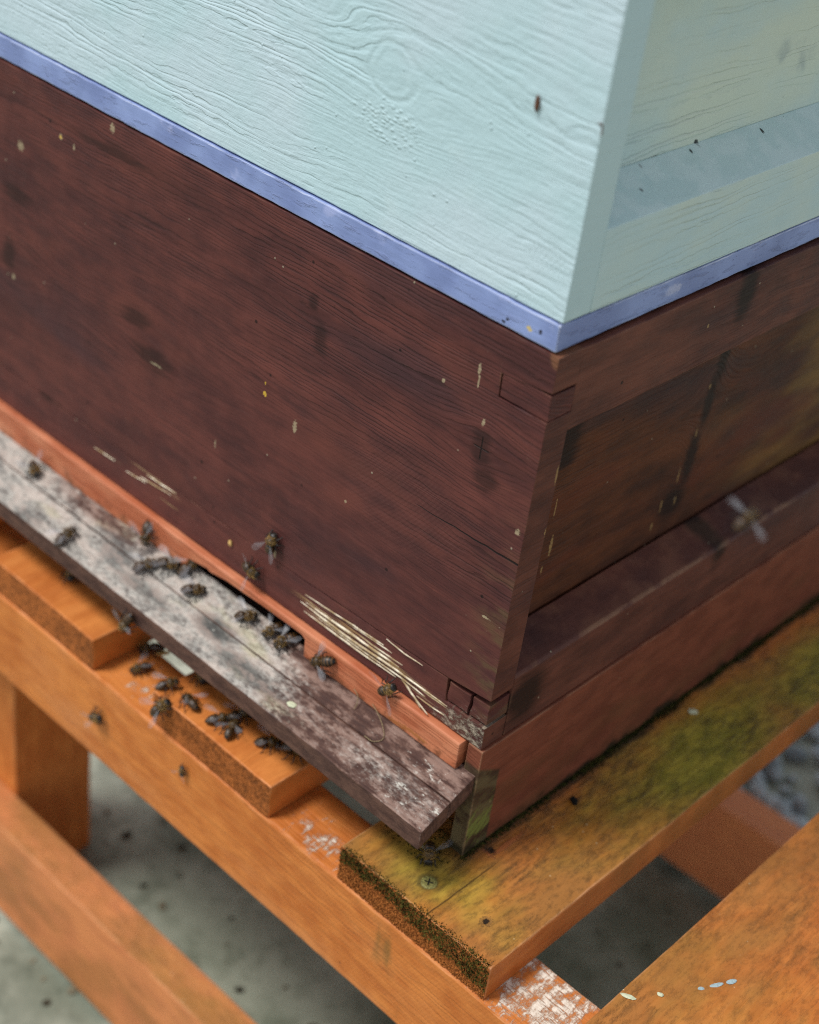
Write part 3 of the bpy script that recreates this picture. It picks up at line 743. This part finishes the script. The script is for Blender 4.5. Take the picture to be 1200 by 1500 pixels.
# ------------------------------------------------------------------ hive floor with its landing board
fl = thing('hive_floor', (-230, 230, FZ), 'red brown hive floor with a worn sloping landing board, resting on the slats', 'hive floor')
board('side_rail', (-8.4, -0.2, FZ), (1.3, 460, -0.35), FLOORM, fl, 0.7, {'y': 7}, 0.2, 0.14, 1)
board('side_rail', (-460.9, -0.2, FZ), (-449, 460, -0.35), FLOORM, fl, 0.7, {'y': 30}, 0.2, 0.1, 2)
board('cross_rail', (-448.8, 40, FZ), (-11.2, 58, -26), DARK, fl, 0.6)
board('back_rail', (-448.8, 442, FZ), (-11.2, 460, -0.5), FLOORM, fl, 0.6)
board('floor_panel', (-448.8, 2, -27), (-11.2, 441, -20.4), DARK, fl, 0.4)
SL = 0.425
def sloped(name, y0, y1, x0, x1, th, seed):
    """landing plank: front at y0, back at y1, following the slope, x from x0 to x1"""
    z = lambda y: -17.7 + SL * y
    bm = prism_bm([(y0, z(y0) - th), (y1, z(y1) - th), (y1, z(y1)), (y0, z(y0))], 'x', x0, x1, 0.9, 2)
    return finish(name, bm, LAND, fl, {'x': 4}, 0.35, 0.30, seed)
sloped('landing_plank', -37.4, -17.6, -459, -0.6, 12.6, 1)
sloped('landing_plank', -17.2, 1.5, -459, -0.4, 12.2, 2)

random.seed(31)
dp, bp = [], []
for i in range(7000):
    y = random.uniform(-2, 440); x = 0.9 + abs(random.gauss(0, 1.9)) * (0.5 + 0.9 * (mnoise.noise(Vector((y * 0.03, 0, 2))) + 0.5))
    (dp if random.random() < 0.72 else bp).append(((x, y, FZ), (0.3, 0, 1)))
for i in range(500):
    dp.append(((random.uniform(-40, 0), random.uniform(-20, 30), FZ), (0, 0, 1)))
dirt = crumbs('dirt', dp, SOIL, None, 0.2, 0.75, 7)
dirt['label'] = 'dark crumbs of dirt lying along the foot of the hive floor'; dirt['category'] = 'dirt'
ms = blades('moss', bp, MOSS, None, 0.6, 2.4, 0.15, 0.4, 8)
ms['label'] = 'thin line of moss along the foot of the hive floor'; ms['category'] = 'moss'

# ------------------------------------------------------------------ entrance block
blk = thing('entrance_block', (-230, 8, -19), 'orange red wooden entrance block with dark openings above the landing board', 'entrance block')
poly = [(-446, 0), (-446, -20), (-322, -20), (-320.5, -20), (-224, -19.6), (-222.5, -10.5), (-206, -7.6), (-203, -8.6), (-190, -6.6), (-160, -5.6), (-127, -5.4), (-124.4, -7.0), (-124, -18.6), (-10.8, -18.6), (-10.8, -0.6)]
poly = [(a, (b - 0.6) if b > -5 else b) for a, b in poly]
finish('block', prism_bm(poly, 'y', -4.2, 9, 1.0, 2), BLOCK, blk, {'x': 9}, 0.3, 0.12, 3)

# ------------------------------------------------------------------ brood box
bb = thing('brood_box', (-230, 230, 0), 'dark brown stained wooden brood box under the pale blue box', 'hive box')
T = 17.0
main = [(-460, 27.6), (-160, 26.0), (-28.6, 29.4), (0, 32.6), (0, 193.0), (-27.8, 192.6), (-28.4, 204.4), (0, 207.4), (0, 225), (-460, 225)]
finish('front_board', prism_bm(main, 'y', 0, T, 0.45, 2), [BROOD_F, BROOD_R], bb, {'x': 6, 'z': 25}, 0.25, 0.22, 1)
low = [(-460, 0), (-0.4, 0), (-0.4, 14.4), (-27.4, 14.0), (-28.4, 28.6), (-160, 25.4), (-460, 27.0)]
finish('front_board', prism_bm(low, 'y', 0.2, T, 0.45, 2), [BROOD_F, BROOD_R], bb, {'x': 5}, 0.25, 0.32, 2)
for o in bb.children:
    for p in o.data.polygons:
        if p.normal.x > 0.7: p.material_index = 1
board('joint_plug', (-27.6, 0.35, 193.5), (-0.2, T, 206.2), BROOD_F, bb, 0.35, {'x': 4}, 0.1, 0.3, 3)
board('joint_plug', (-26.8, 0.9, 15.2), (-13.0, T, 27.0), BROOD_F, bb, 0.35, {'x': 2, 'z': 2}, 0.1, 0.8, 4)
board('joint_plug', (-11.6, 1.4, 15.4), (-0.9, T, 28.0), BROOD_F, bb, 0.35, {'x': 2, 'z': 2}, 0.1, 0.8, 5)
for sx in (0, 1):
    X = (lambda a: a) if not sx else (lambda a: -460 - a)
    def bx(name, x0, x1, y0, y1, z0, z1, sd):
        a, b = sorted((X(x0), X(x1)))
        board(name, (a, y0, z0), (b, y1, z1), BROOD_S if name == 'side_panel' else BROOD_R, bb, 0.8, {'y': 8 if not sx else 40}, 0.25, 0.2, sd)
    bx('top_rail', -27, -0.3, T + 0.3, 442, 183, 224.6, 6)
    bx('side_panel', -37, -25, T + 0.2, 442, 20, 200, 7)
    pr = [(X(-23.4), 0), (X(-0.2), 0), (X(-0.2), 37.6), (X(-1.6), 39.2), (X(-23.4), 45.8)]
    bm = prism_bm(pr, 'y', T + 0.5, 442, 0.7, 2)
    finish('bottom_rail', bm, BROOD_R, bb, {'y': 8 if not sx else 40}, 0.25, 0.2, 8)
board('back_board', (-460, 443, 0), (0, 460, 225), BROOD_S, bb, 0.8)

# raised pale splinters torn out above the entrance block
def sliver(pts, w, lift, parent, tail=None):
    """pts (x,z) on the front; pointed at both ends, bowed off the surface"""
    n = 12
    V = []
    def at(t):
        f = t * (len(pts) - 1); i = min(int(f), len(pts) - 2); f -= i
        return (pts[i][0] * (1 - f) + pts[i + 1][0] * f, pts[i][1] * (1 - f) + pts[i + 1][1] * f)
    bm = bmesh.new(); prev = None
    for k in range(n + 1):
        t = k / n; x, z = at(t)
        ww = w * (0.08 + 0.92 * math.sin(math.pi * min(max(t, 0), 1)) ** 0.6) * (1 + 0.3 * mnoise.noise(Vector((x * .3, z, 1))))
        y = -0.1 - lift * (tail(t) if tail else math.sin(math.pi * t))
        z += 0.35 * mnoise.noise(Vector((x * 0.15, z, 5)))
        ring = [bm.verts.new(p) for p in ((x, y + 0.5, z + ww / 2), (x, y - 0.25 * ww, z + ww * 0.2), (x, y - 0.2 * ww, z - ww * 0.25), (x, y + 0.5, z - ww / 2))]
        if prev:
            for j in range(4): bm.faces.new((prev[j], prev[(j + 1) % 4], ring[(j + 1) % 4], ring[j]))
        prev = ring
    bmesh.ops.recalc_face_normals(bm, faces=bm.faces[:])
    return finish('splinter', bm, BARE, parent, wob=0)
for pts, w, lift in (([(-131.4, 17.9), (-93.4, 20.6), (-72.3, 21.4)], 0.9, 0.5), ([(-134.4, 11.4), (-101.3, 10.8), (-61.8, 12.2), (-25.5, 11.9)], 1.7, 0.8),
                     ([(-130, 13.4), (-97.6, 14.4), (-60, 14.6)], 2.1, 0.6), ([(-131.1, 6.8), (-112.3, 7.0), (-83.7, 6.9), (-61.0, 7.2)], 1.1, 0.6),
                     ([(-100, 19.0), (-80.6, 20.1), (-66, 20.2)], 0.7, 0.4), ([(-71.1, 26.4), (-57.8, 25.4), (-45.0, 25.9)], 0.7, 0.5),
                     ([(-120, 8.9), (-90, 8.8), (-55, 9.4), (-40, 8.0)], 0.9, 0.5), ([(-45.8, 5.0), (-26.6, 5.1)], 0.6, 0.4), ([(-80, 16.6), (-58, 17.4)], 0.5, 0.3),
                     ([(-317.0, 15.2), (-297.1, 15.9)], 0.7, 0.2), ([(-273.2, 17.6), (-245.1, 20.1)], 0.8, 0.3), ([(-267.1, 22.0), (-240.4, 23.6)], 1.0, 0.3), ([(-286, 14.6), (-268, 16.0)], 0.7, 0.2)):
    sliver(pts, w * 0.6, lift * 0.8, bb)
sliver([(-58.9, 9.6), (-48.4, 5.2), (-35.3, 0.6)], 0.8, 2.2, bb, tail=lambda t: t)
sliver([(-53.7, 7.6), (-41.2, 1.2)], 0.6, 1.6, bb, tail=lambda t: t)

# ------------------------------------------------------------------ lavender frame between the boxes
qf = thing('queen_excluder', (-230, 230, 225), 'thin lavender blue painted wooden frame between the brown box and pale blue box', 'hive frame')
QZ0, QZ1, QW = 226.3, 239.0, 22
QA, QB, QC, QD = -458.0, -3.1, 0.4, 459.0
for nm, poly, cut, sd in (('front_strip', [(QA, QC), (QB, QC), (QB - QW, QC + QW), (QA + QW, QC + QW)], {'x': 5}, 1), ('side_strip', [(QB, QC), (QB, QD), (QB - QW, QD - QW), (QB - QW, QC + QW)], {'y': 5}, 2),
                          ('side_strip', [(QA, QC), (QA + QW, QC + QW), (QA + QW, QD - QW), (QA, QD)], {'y': 40}, 3), ('back_strip', [(QA, QD), (QA + QW, QD - QW), (QB - QW, QD - QW), (QB, QD)], {'x': 40}, 4)):
    finish(nm, prism_bm(poly, 'z', QZ0, QZ1, 0.7, 2), LAV, qf, cut, 0.0, 0.26, 1)
for x, y in ((-430, 10), (-30, 10), (-430, 448), (-30, 448)):          # little spacers that leave the dark line under the frame
    board('spacer', (x - 6, y - 4, 224.9), (x + 6, y + 4, QZ0 + 0.2), DARK, qf, 0)

# ------------------------------------------------------------------ pale blue super
SZ = 239.9
sp = thing('honey_super', (-230, 230, SZ), 'pale blue painted wooden box with raised grain on top of the hive', 'hive box')
SX, SY, ST = -2.6, 1.4, 18.4
o = finish('front_board', prism_bm([(-458, SZ), (SX, SZ), (SX, SZ + 172), (-458, SZ + 172)], 'y', SY, SY + ST, 0.7, 2), [SUPER_F, SUPER_L], sp, {'x': 6, 'z': 6}, 0.25, 0.14, 1)
for p in o.data.polygons:
    if p.normal.x > 0.7: p.material_index = 1
for sx in (0, 1):
    X = (lambda a: SX + a) if not sx else (lambda a: -458 - a)
    a, b = sorted((X(-34), X(-22.6)))
    board('side_panel', (a, SY + ST, SZ + 20), (b, 440, SZ + 171), SUPER_S, sp, 0.6, {'y': 12 if not sx else 40}, 0.25, 0.1, 2)
    a, b = sorted((X(-25), X(-0.2)))
    board('top_rail', (a, SY + ST + 0.1, SZ + 140), (b, 440, SZ + 171.6), SUPER_S, sp, 0.8, {'y': 12 if not sx else 40}, 0.25, 0.1, 3)
    pr = [(X(-22.6), SZ), (X(-0.15), SZ), (X(-0.15), SZ + 38.4), (X(-22.6), SZ + 50.2)]
    o = finish('bottom_rail', prism_bm(pr, 'y', SY + ST + 0.02, 440, 0.6, 2), [SUPER_S, SUPER_L], sp, {'y': 8 if not sx else 40}, 0.25, 0.14, 4)
    for p in o.data.polygons:
        if p.normal.z > 0.5: p.material_index = 1
board('back_board', (-458, 440.2, SZ), (SX, 458, SZ + 172), SUPER_S, sp, 0.7)
board('light_stop_board', (-458, SY, SZ + 172.4), (SX, 458, SZ + 180), SUPER_S, sp, 0.7)  # unseen lid added to keep daylight out of the hive

# ------------------------------------------------------------------ bees
def mat_bee():
    G = Mat('bee_body', True)
    x = G.x * 1000.0
    n = G.noise(G.v(G.x, G.y, G.z), 900.0, 3.0)
    ab = 1.0 - G.ss(x, -0.1, 0.3)
    band = G.m('SINE', (x + 0.35) * 4.6 + n * 0.8) * 0.5 + 0.5
    bcol = G.mix(G.ss(band, 0.55, 0.9), lin(11, 9, 8), lin(96, 66, 32))
    thx = G.mix(G.ss(n, 0.35, 0.65), lin(30, 22, 14), lin(92, 70, 36))
    head = G.ss(x, 3.8, 4.1)
    col = G.mix(ab, thx, bcol)
    col = G.mix(head, col, lin(26, 22, 18))
    eye = G.ss(G.m('ABSOLUTE', G.y) * 1000.0, 1.0, 1.2) * head
    col = G.mix(eye, col, lin(10, 9, 9))
    return G.out(col, 0.42, n * 0.0001, 0.5)
BEE = mat_bee()
FUZZ = mat_plain('bee_fuzz', lin(146, 112, 62), 0.9, 0.1, 0.5, 2000.0, 0.0, lin(186, 150, 92), True)
LEGB = mat_plain('bee_leg', lin(28, 20, 15), 0.45, 0.5, 0.3, 900.0, 0.0, None, True)
def mat_wing():
    G = Mat('bee_wing', True)
    vein = 1.0 - G.ss(G.vor(G.v(G.x * 420.0, G.y * 900.0, 0.0), 1.0), 0.0, 0.12)
    m = G.out(lin(176, 178, 184), 0.28, None, 0.6)
    a = 0.07 + vein * 0.12
    G.put(G.bsdf.inputs['Alpha'], a)
    return m
WING = mat_wing()

def raw(name, V, F, mat, smooth=True):
    me = bpy.data.meshes.new(name)
    me.from_pydata([Vector(v) * K for v in V], [], F)
    me.materials.append(mat)
    if smooth:
        for p in me.polygons: p.use_smooth = True
    return me

BZ = 2.7    # height of the body axis over the feet
def bee_body():
    prof = [(-6.9, .05, -.9), (-6.6, .55, -.85), (-5.9, 1.15, -.7), (-4.9, 1.7, -.5), (-3.7, 2.05, -.3), (-2.4, 2.15, -.1), (-1.2, 1.85, .1), (-.4, 1.2, .2), (-.05, .6, .25),
            (.25, .95, .3), (.8, 1.65, .4), (1.6, 2.05, .5), (2.4, 2.0, .45), (3.2, 1.5, .3), (3.75, .8, .1), (3.95, .62, 0), (4.2, 1.1, -.1), (4.7, 1.55, -.2), (5.2, 1.5, -.35), (5.7, 1.0, -.5), (6.0, .35, -.6), (6.05, .03, -.6)]
    V, F = [], []; n = 14
    for x, r, z in prof:
        fy = 1.18 if x > 4 else 1.0
        for j in range(n):
            a = j / n * math.tau
            V.append((x, r * fy * math.cos(a), BZ + z + r * (0.95 if x > 4 else 1.0) * math.sin(a)))
    for i in range(len(prof) - 1):
        for j in range(n): F.append((i * n + j, i * n + (j + 1) % n, (i + 1) * n + (j + 1) % n, (i + 1) * n + j))
    F.append(tuple(range(n))[::-1]); F.append(tuple((len(prof) - 1) * n + j for j in range(n)))
    return raw('bee_body', V, F, BEE)
def bee_fuzz():
    random.seed(5); V, F = [], []
    for i in range(420):
        x = random.choice((random.uniform(.2, 3.6), random.uniform(.2, 3.6), random.uniform(.2, 3.6), random.uniform(-5.5, -.5), random.uniform(4.2, 5.4)))
        r = 2.0 * math.sqrt(max(.05, 1 - ((x - 1.9) / 2.0) ** 2)) if .1 < x < 3.8 else (2.0 - abs(x + 2.6) * .28 if x < 0 else 1.35)
        z0 = .45 if x > 0 else -.2
        a = random.uniform(-.6, math.pi + .6)
        d = Vector((random.uniform(-.5, .2), math.cos(a), math.sin(a))).normalized()
        p = Vector((x, r * math.cos(a) * .95, BZ + z0 + r * math.sin(a) * .95))
        L = random.uniform(.5, 1.0) if x > 0 else random.uniform(.25, .5)
        s = d.cross(Vector((1, .2, .3))).normalized() * .07
        k = len(V); V += [p - s, p + s, p + d * L, p + Vector((.07, 0, 0))]
        F += [(k, k + 1, k + 2), (k + 1, k + 3, k + 2), (k + 3, k, k + 2)]
    return raw('bee_fuzz', V, F, FUZZ, False)
def tube(pts, radii, name, mat, n=6):
    V, F = [], []
    for i, (p, r) in enumerate(zip(pts, radii)):
        p = Vector(p); q = Vector(pts[min(i + 1, len(pts) - 1)]) - Vector(pts[max(i - 1, 0)])
        q.normalize(); a = q.cross(Vector((.3, .2, 1))).normalized(); b = q.cross(a)
        for j in range(n): V.append(p + (a * math.cos(j / n * math.tau) + b * math.sin(j / n * math.tau)) * r)
    for i in range(len(pts) - 1):
        for j in range(n): F.append((i * n + j, i * n + (j + 1) % n, (i + 1) * n + (j + 1) % n, (i + 1) * n + j))
    F.append(tuple(range(n))[::-1]); F.append(tuple((len(pts) - 1) * n + j for j in range(n)))
    return raw(name, V, F, mat)
def wing_mesh(L, Wd, name, side):
    """hinge at the origin, pointing backwards (-x)"""
    up = [(0, 0), (-.2, .10), (-.45, .30), (-.7, .48), (-.88, .50), (-.97, .36), (-1, .18)]
    dn = [(-.97, .02), (-.8, -.10), (-.5, -.12), (-.2, -.06)]
    o = [(x * L, y * Wd * side) for x, y in up + dn]
    V = [(x, y, 0.03 + .12 * math.sin(x * 1.3)) for x, y in o] + [(x, y, -0.02 + .12 * math.sin(x * 1.3)) for x, y in o]
    n = len(o); F = [tuple(range(n)), tuple(range(2 * n - 1, n - 1, -1))] + [(i, (i + 1) % n, n + (i + 1) % n, n + i) for i in range(n)]
    return raw(name, V, F, WING, False)
ME = {'body': bee_body(), 'fuzz': bee_fuzz()}
for s in (-1, 1):
    ME['fw', s] = wing_mesh(9.0, 5.4, 'bee_forewing', s); ME['hw', s] = wing_mesh(6.4, 4.2, 'bee_hindwing', s)
    for nm, x0, xk, xt, yk, yt in (('f', 2.9, 4.0, 5.6, 2.4, 3.0), ('m', 1.9, 1.9, 1.6, 3.4, 4.8), ('h', 1.0, -.8, -2.8, 3.2, 4.3)):
        ME['leg', nm, s] = tube([(x0, s * 1.0, BZ - .9), (xk, s * yk, BZ + .2), ((xk + xt) / 2, s * (yk + yt) / 2, .9), (xt, s * yt, .15), (xt - .7 if nm != 'f' else xt + .6, s * (yt + .35), .12)],
                                [.26, .30, .26, .16, .10], 'bee_leg', LEGB)
    ME['ant', s] = tube([(5.6, s * .45, BZ + .2), (6.5, s * 1.0, BZ + .9), (7.6, s * 1.5, BZ - .1)], [.13, .12, .11], 'bee_antenna', LEGB)
def P(name, me, parent, mw=None):
    o = bpy.data.objects.new(name, me); COL.objects.link(o); o.parent = parent
    if mw is not None: o.matrix_basis = mw
    return o
def make_bee(pos, nrm, head, label, spread=14, scale=1.2, lift=0.0, flyroll=0.0, gape=8):
    n = Vector(nrm).normalized(); h = Vector(head); h = (h - n * h.dot(n)).normalized(); s = n.cross(h)
    M3 = Matrix((h, s, n)).transposed().to_4x4()
    r = bpy.data.objects.new('bee', None); COL.objects.link(r)
    r.empty_display_size = 0.004
    rr = random.Random(label)
    scale *= rr.uniform(0.92, 1.12); spread += rr.uniform(-6, 10)
    r.matrix_world = Matrix.Translation((Vector(pos) + n * lift) * K) @ M3 @ Matrix.Rotation(rr.uniform(-.25, .25), 4, 'Z') @ Matrix.Rotation(rr.uniform(-.08, .14), 4, 'Y') @ Matrix.Rotation(flyroll, 4, 'X') @ Matrix.Diagonal((scale * 0.98, scale * 1.14, scale * 1.12, 1))
    r['label'] = label; r['category'] = 'bee'; r['group'] = 'honey bees at the hive entrance'
    b = P('body', ME['body'], r); P('fuzz', ME['fuzz'], b)
    for sd in (-1, 1):
        a = math.radians(spread)
        P('wing', ME['fw', sd], r, Matrix.Translation((1.6 * K, sd * 1.2 * K, (BZ + 2.25) * K)) @ Matrix.Rotation(-sd * a, 4, 'Z') @ Matrix.Rotation(math.radians(gape), 4, 'Y') @ Matrix.Rotation(sd * .25, 4, 'X'))
        P('wing', ME['hw', sd], r, Matrix.Translation((.9 * K, sd * 1.3 * K, (BZ + 2.0) * K)) @ Matrix.Rotation(-sd * (a + .16), 4, 'Z') @ Matrix.Rotation(math.radians(gape), 4, 'Y') @ Matrix.Rotation(sd * .3, 4, 'X'))
        for nm in 'fmh': P('leg', ME['leg', nm, sd], r)
        P('antenna', ME['ant', sd], r)
    return r
FN = (0, -1, 0); TN = (0, 0, 1); LN = (0, -SL, 1)
def LP(x, y): return (x, y, -17.7 + SL * y)
def SLp(x, y): return (x, y, FZ)
bees = [
 # on the brown front and the entrance block
 ((-157, 0, 38), FN, (-.05, 0, 1), 'bee climbing straight up the brown box front above the entrance', 16),
 ((-171, 0, 12), FN, (1, 0, .25), 'bee with wings held out on the brown front just above the entrance block', 58),
 ((-61, -3, 2), FN, (.9, 0, .8), 'bee on the upper edge of the orange block below the pale splinters', 70),
 ((-106, -4.4, -10), (0, -.9, .5), (-.7, 0, -.35), 'golden bee on the orange block just right of the dark entrance', 24),
 ((-256, -4.4, -12), (0, -.9, .5), (.5, 0, -.8), 'bee clinging to the orange block left of the entrance', 28),
 # on the landing board
 (LP(-233, -8), LN, (1, .5, 0), 'bee facing the left end of the entrance, against the block', 12),
 (LP(-221, -2), LN, (.6, 1, .4), 'bee crawling into the left end of the dark entrance', 10),
 (LP(-361, -11), LN, (1, -.3, 0), 'blurred bee alone at the far left end of the landing board', 14),
 (LP(-301, -31), LN, (.4, 1, .4), 'bee on the outer edge of the landing board above the orange slat', 14),
 (LP(-244, -17), LN, (.8, 1, .4), 'bee on the pale lichen patch left of the entrance', 16),
 (LP(-207, -11.5), LN, (.9, 1.0, .4), 'bee on the grey landing board walking towards the middle of the entrance', 12),
 (LP(-168, -5.5), LN, (1, .55, .2), 'bee at the lip of the entrance right of its middle', 18),
 (LP(-149, -3), LN, (-.3, -1, -.4), 'bee coming out of the dark entrance beside its right end', 26),
 (LP(-137.5, -3.5), LN, (-.5, -1, -.4), 'bee squeezed in the right corner of the entrance', 18),
 ((-231, -37.6, -45), FN, (-.4, 0, -1), 'bee hanging on the dark front edge of the landing board', 18),
 # on the slats and rail below
 (SLp(-316, -18), TN, (1, -.5, 0), 'blurred bee on the left orange slat below the landing board', 14),
 ((-240, -22, RZ), TN, (-.2, -1, 0), 'bee on the rail top in the gap left of the middle slat', 14),
 ((-250, -6, RZ), TN, (-.6, -1, 0), 'bee deeper in the gap under the landing board', 16),
 (SLp(-197, -36), (-.3, -.3, 1), (.5, 1, 0), 'bee at the left front corner of the middle slat', 14),
 (SLp(-193, -16), TN, (1, -.2, 0), 'bee on the middle slat close under the landing board, left of the cluster', 15),
 ((-190, -45, FZ - 5), (0, -1, .6), (.3, 0, 1), 'bee with yellow fuzz climbing the front end of the middle slat', 20),
 (SLp(-178, -36), TN, (-1, .35, 0), 'grey winged bee at the front edge of the middle slat', 10),
 (SLp(-152, -22), TN, (.2, 1, 0), 'dark bee at the back of the cluster of three on the middle slat', 14),
 (SLp(-157, -33), TN, (.5, 1, 0), 'left bee of the cluster of three on the middle slat', 20),
 (SLp(-146, -33), TN, (-.6, 1, 0), 'right front bee of the cluster of three on the middle slat', 20),
 (SLp(-125, -24), TN, (1, .6, 0), 'bee right of the cluster, on the middle slat', 18),
 (SLp(-111, -17), TN, (.9, .6, 0), 'bee half hidden under the landing board at the right edge of the middle slat', 16),
 ((-249, -45.6, -127), FN, (.9, 0, .85), 'bee alone on the orange front rail left of the slats bees', 8),
 ((-169, -45.6, -113), FN, (.3, 0, 1), 'small dark bee on the front rail below the middle slat', 30, .72),
 (SLp(-10, -14), TN, (.5, -1, 0), 'dead bee in the dark nook under the right end of the landing board', 36),
]
for b in bees:
    make_bee(b[0], b[1], b[2], b[3], b[4], b[5] if len(b) > 5 else 1.2)
make_bee((133, -70, 247), (.5, -.6, .7), (.25, 1, .55), 'pale blurred bee flying in front of the brown side of the hive', 75, 0.86, gape=-12)

# ------------------------------------------------------------------ small litter
def pebble(name, pos, size, mat, label, cat, rot=0.0, seed=1, tilt=0.0):
    bm = bmesh.new()
    bmesh.ops.create_icosphere(bm, subdivisions=2, radius=1.0)
    for v in bm.verts:
        v.co *= 1 + 0.35 * mnoise.noise(v.co * 1.3 + Vector((seed * 7.7, 0, 0)))
    M = Matrix.Translation(pos) @ Matrix.Rotation(rot, 4, 'Z') @ Matrix.Rotation(tilt, 4, 'Y') @ Matrix.Diagonal((*size, 1))
    bmesh.ops.transform(bm, matrix=M, verts=bm.verts[:])
    o = finish(name, bm, mat, wob=0)
    o['label'] = label; o['category'] = cat
    return o
pebble('seed_husk', (-34.8, 0.6, 324.4), (1.1, .9, 3.3), GRUB, 'small brown husk stuck on the pale blue front', 'husk', 0, 1, -.08)
pebble('beetle', (14.8, 78.5, FZ + 1.3), (3.2, 2.0, 1.5), BLACKM, 'tiny black beetle on the weathered slat beside the hive floor', 'beetle', -.5, 2)
pebble('lichen_flake', (14.2, 196.3, FZ + .5), (3.0, 2.2, .8), PALE, 'pale green flake lying on the weathered slat', 'flake', .6, 3)
pebble('wood_chip', (-244, -2, RZ + 1.6), (4.2, 1.6, 1.2), TAN, 'bright yellow wood chip under the edge of the landing board', 'wood chip', 1.1, 4)
pebble('paint_chip', (-107, -27, -17.7 - SL * 27 + .4), (3.0, 2.2, .7), PALE, 'small white paint chip on the landing board', 'paint chip', .3, 5)
pebble('pollen_crumb', (-192, -.6, 17), (1.2, .8, 2.2), TAN, 'pale yellow crumb on the brown front above the entrance', 'crumb', 0, 6)
pebble('bird_dropping', (116, -5, FZ + .35), (4.2, 1.3, .6), PALE, 'curled pale scrap on the right hand slat near the rail', 'scrap', .4, 7)
pebble('white_speck', (126, 8, FZ + .5), (1.6, 1.2, .8), PALE, 'tiny white speck on the right hand slat beside the curled scrap', 'speck', .4, 8)
for i, (x, y, a, b) in enumerate(((137.5, 27.5, 2.0, 1.5), (141.0, 34.5, 4.4, 1.5), (145.0, 42.5, 3.2, 1.7))):
    bm = bmesh.new()
    bmesh.ops.create_icosphere(bm, subdivisions=2, radius=1.0, matrix=Matrix.Translation((x, y, FZ + .02)) @ Matrix.Rotation(1.1, 4, 'Z') @ Matrix.Diagonal((a, b * .8, .3, 1)))
    finish('paint_drip', bm, PBLUE, slats[4], wob=0, rag=.7)

# curled fibres caught on the hive
def curl(name, pts, rad, mat, label, cat):
    P3 = [Vector(p) for p in pts]; out = []
    for i in range(len(P3) - 1):
        a, b, c, d = P3[max(i - 1, 0)], P3[i], P3[i + 1], P3[min(i + 2, len(P3) - 1)]
        for k in range(6):
            t = k / 6
            out.append(0.5 * (2 * b + (c - a) * t + (2 * a - 5 * b + 4 * c - d) * t * t + (3 * b - a - 3 * c + d) * t ** 3))
    out.append(P3[-1])
    me = tube(out, [rad] * len(out), name, mat, 5)
    o = bpy.data.objects.new(name, me); COL.objects.link(o)
    o['label'] = label; o['category'] = cat
FIB = mat_plain('dry_fibre', lin(150, 132, 100), 0.7, 0.2)
L0 = lambda x, y, h=0.4: (x, y, -17.7 + SL * y + h)
curl('plant_fibre', [L0(-70, -5, 5), L0(-64, -6, 2.5), L0(-57, -9, .8), L0(-53, -13, .5), L0(-56, -17, .5), L0(-62, -17.5, .6)], .22, FIB, 'thin curled fibre on the landing board below the right bee', 'fibre')
curl('plant_fibre', [L0(-84, -5, 6), L0(-80, -6, 5), L0(-78, -8, 2.5), L0(-78, -10, .5)], .22, FIB, 'short bent fibre at the foot of the orange block between the two right bees', 'fibre')
curl('dark_thread', [(-4.5, 1.1, 326.5), (-3.2, .8, 327), (-2.4, 1.0, 326), (-2.2, 1.2, 322.5)], .28, GRUB, 'tiny dark hooked thread on the corner edge of the pale blue box', 'thread')
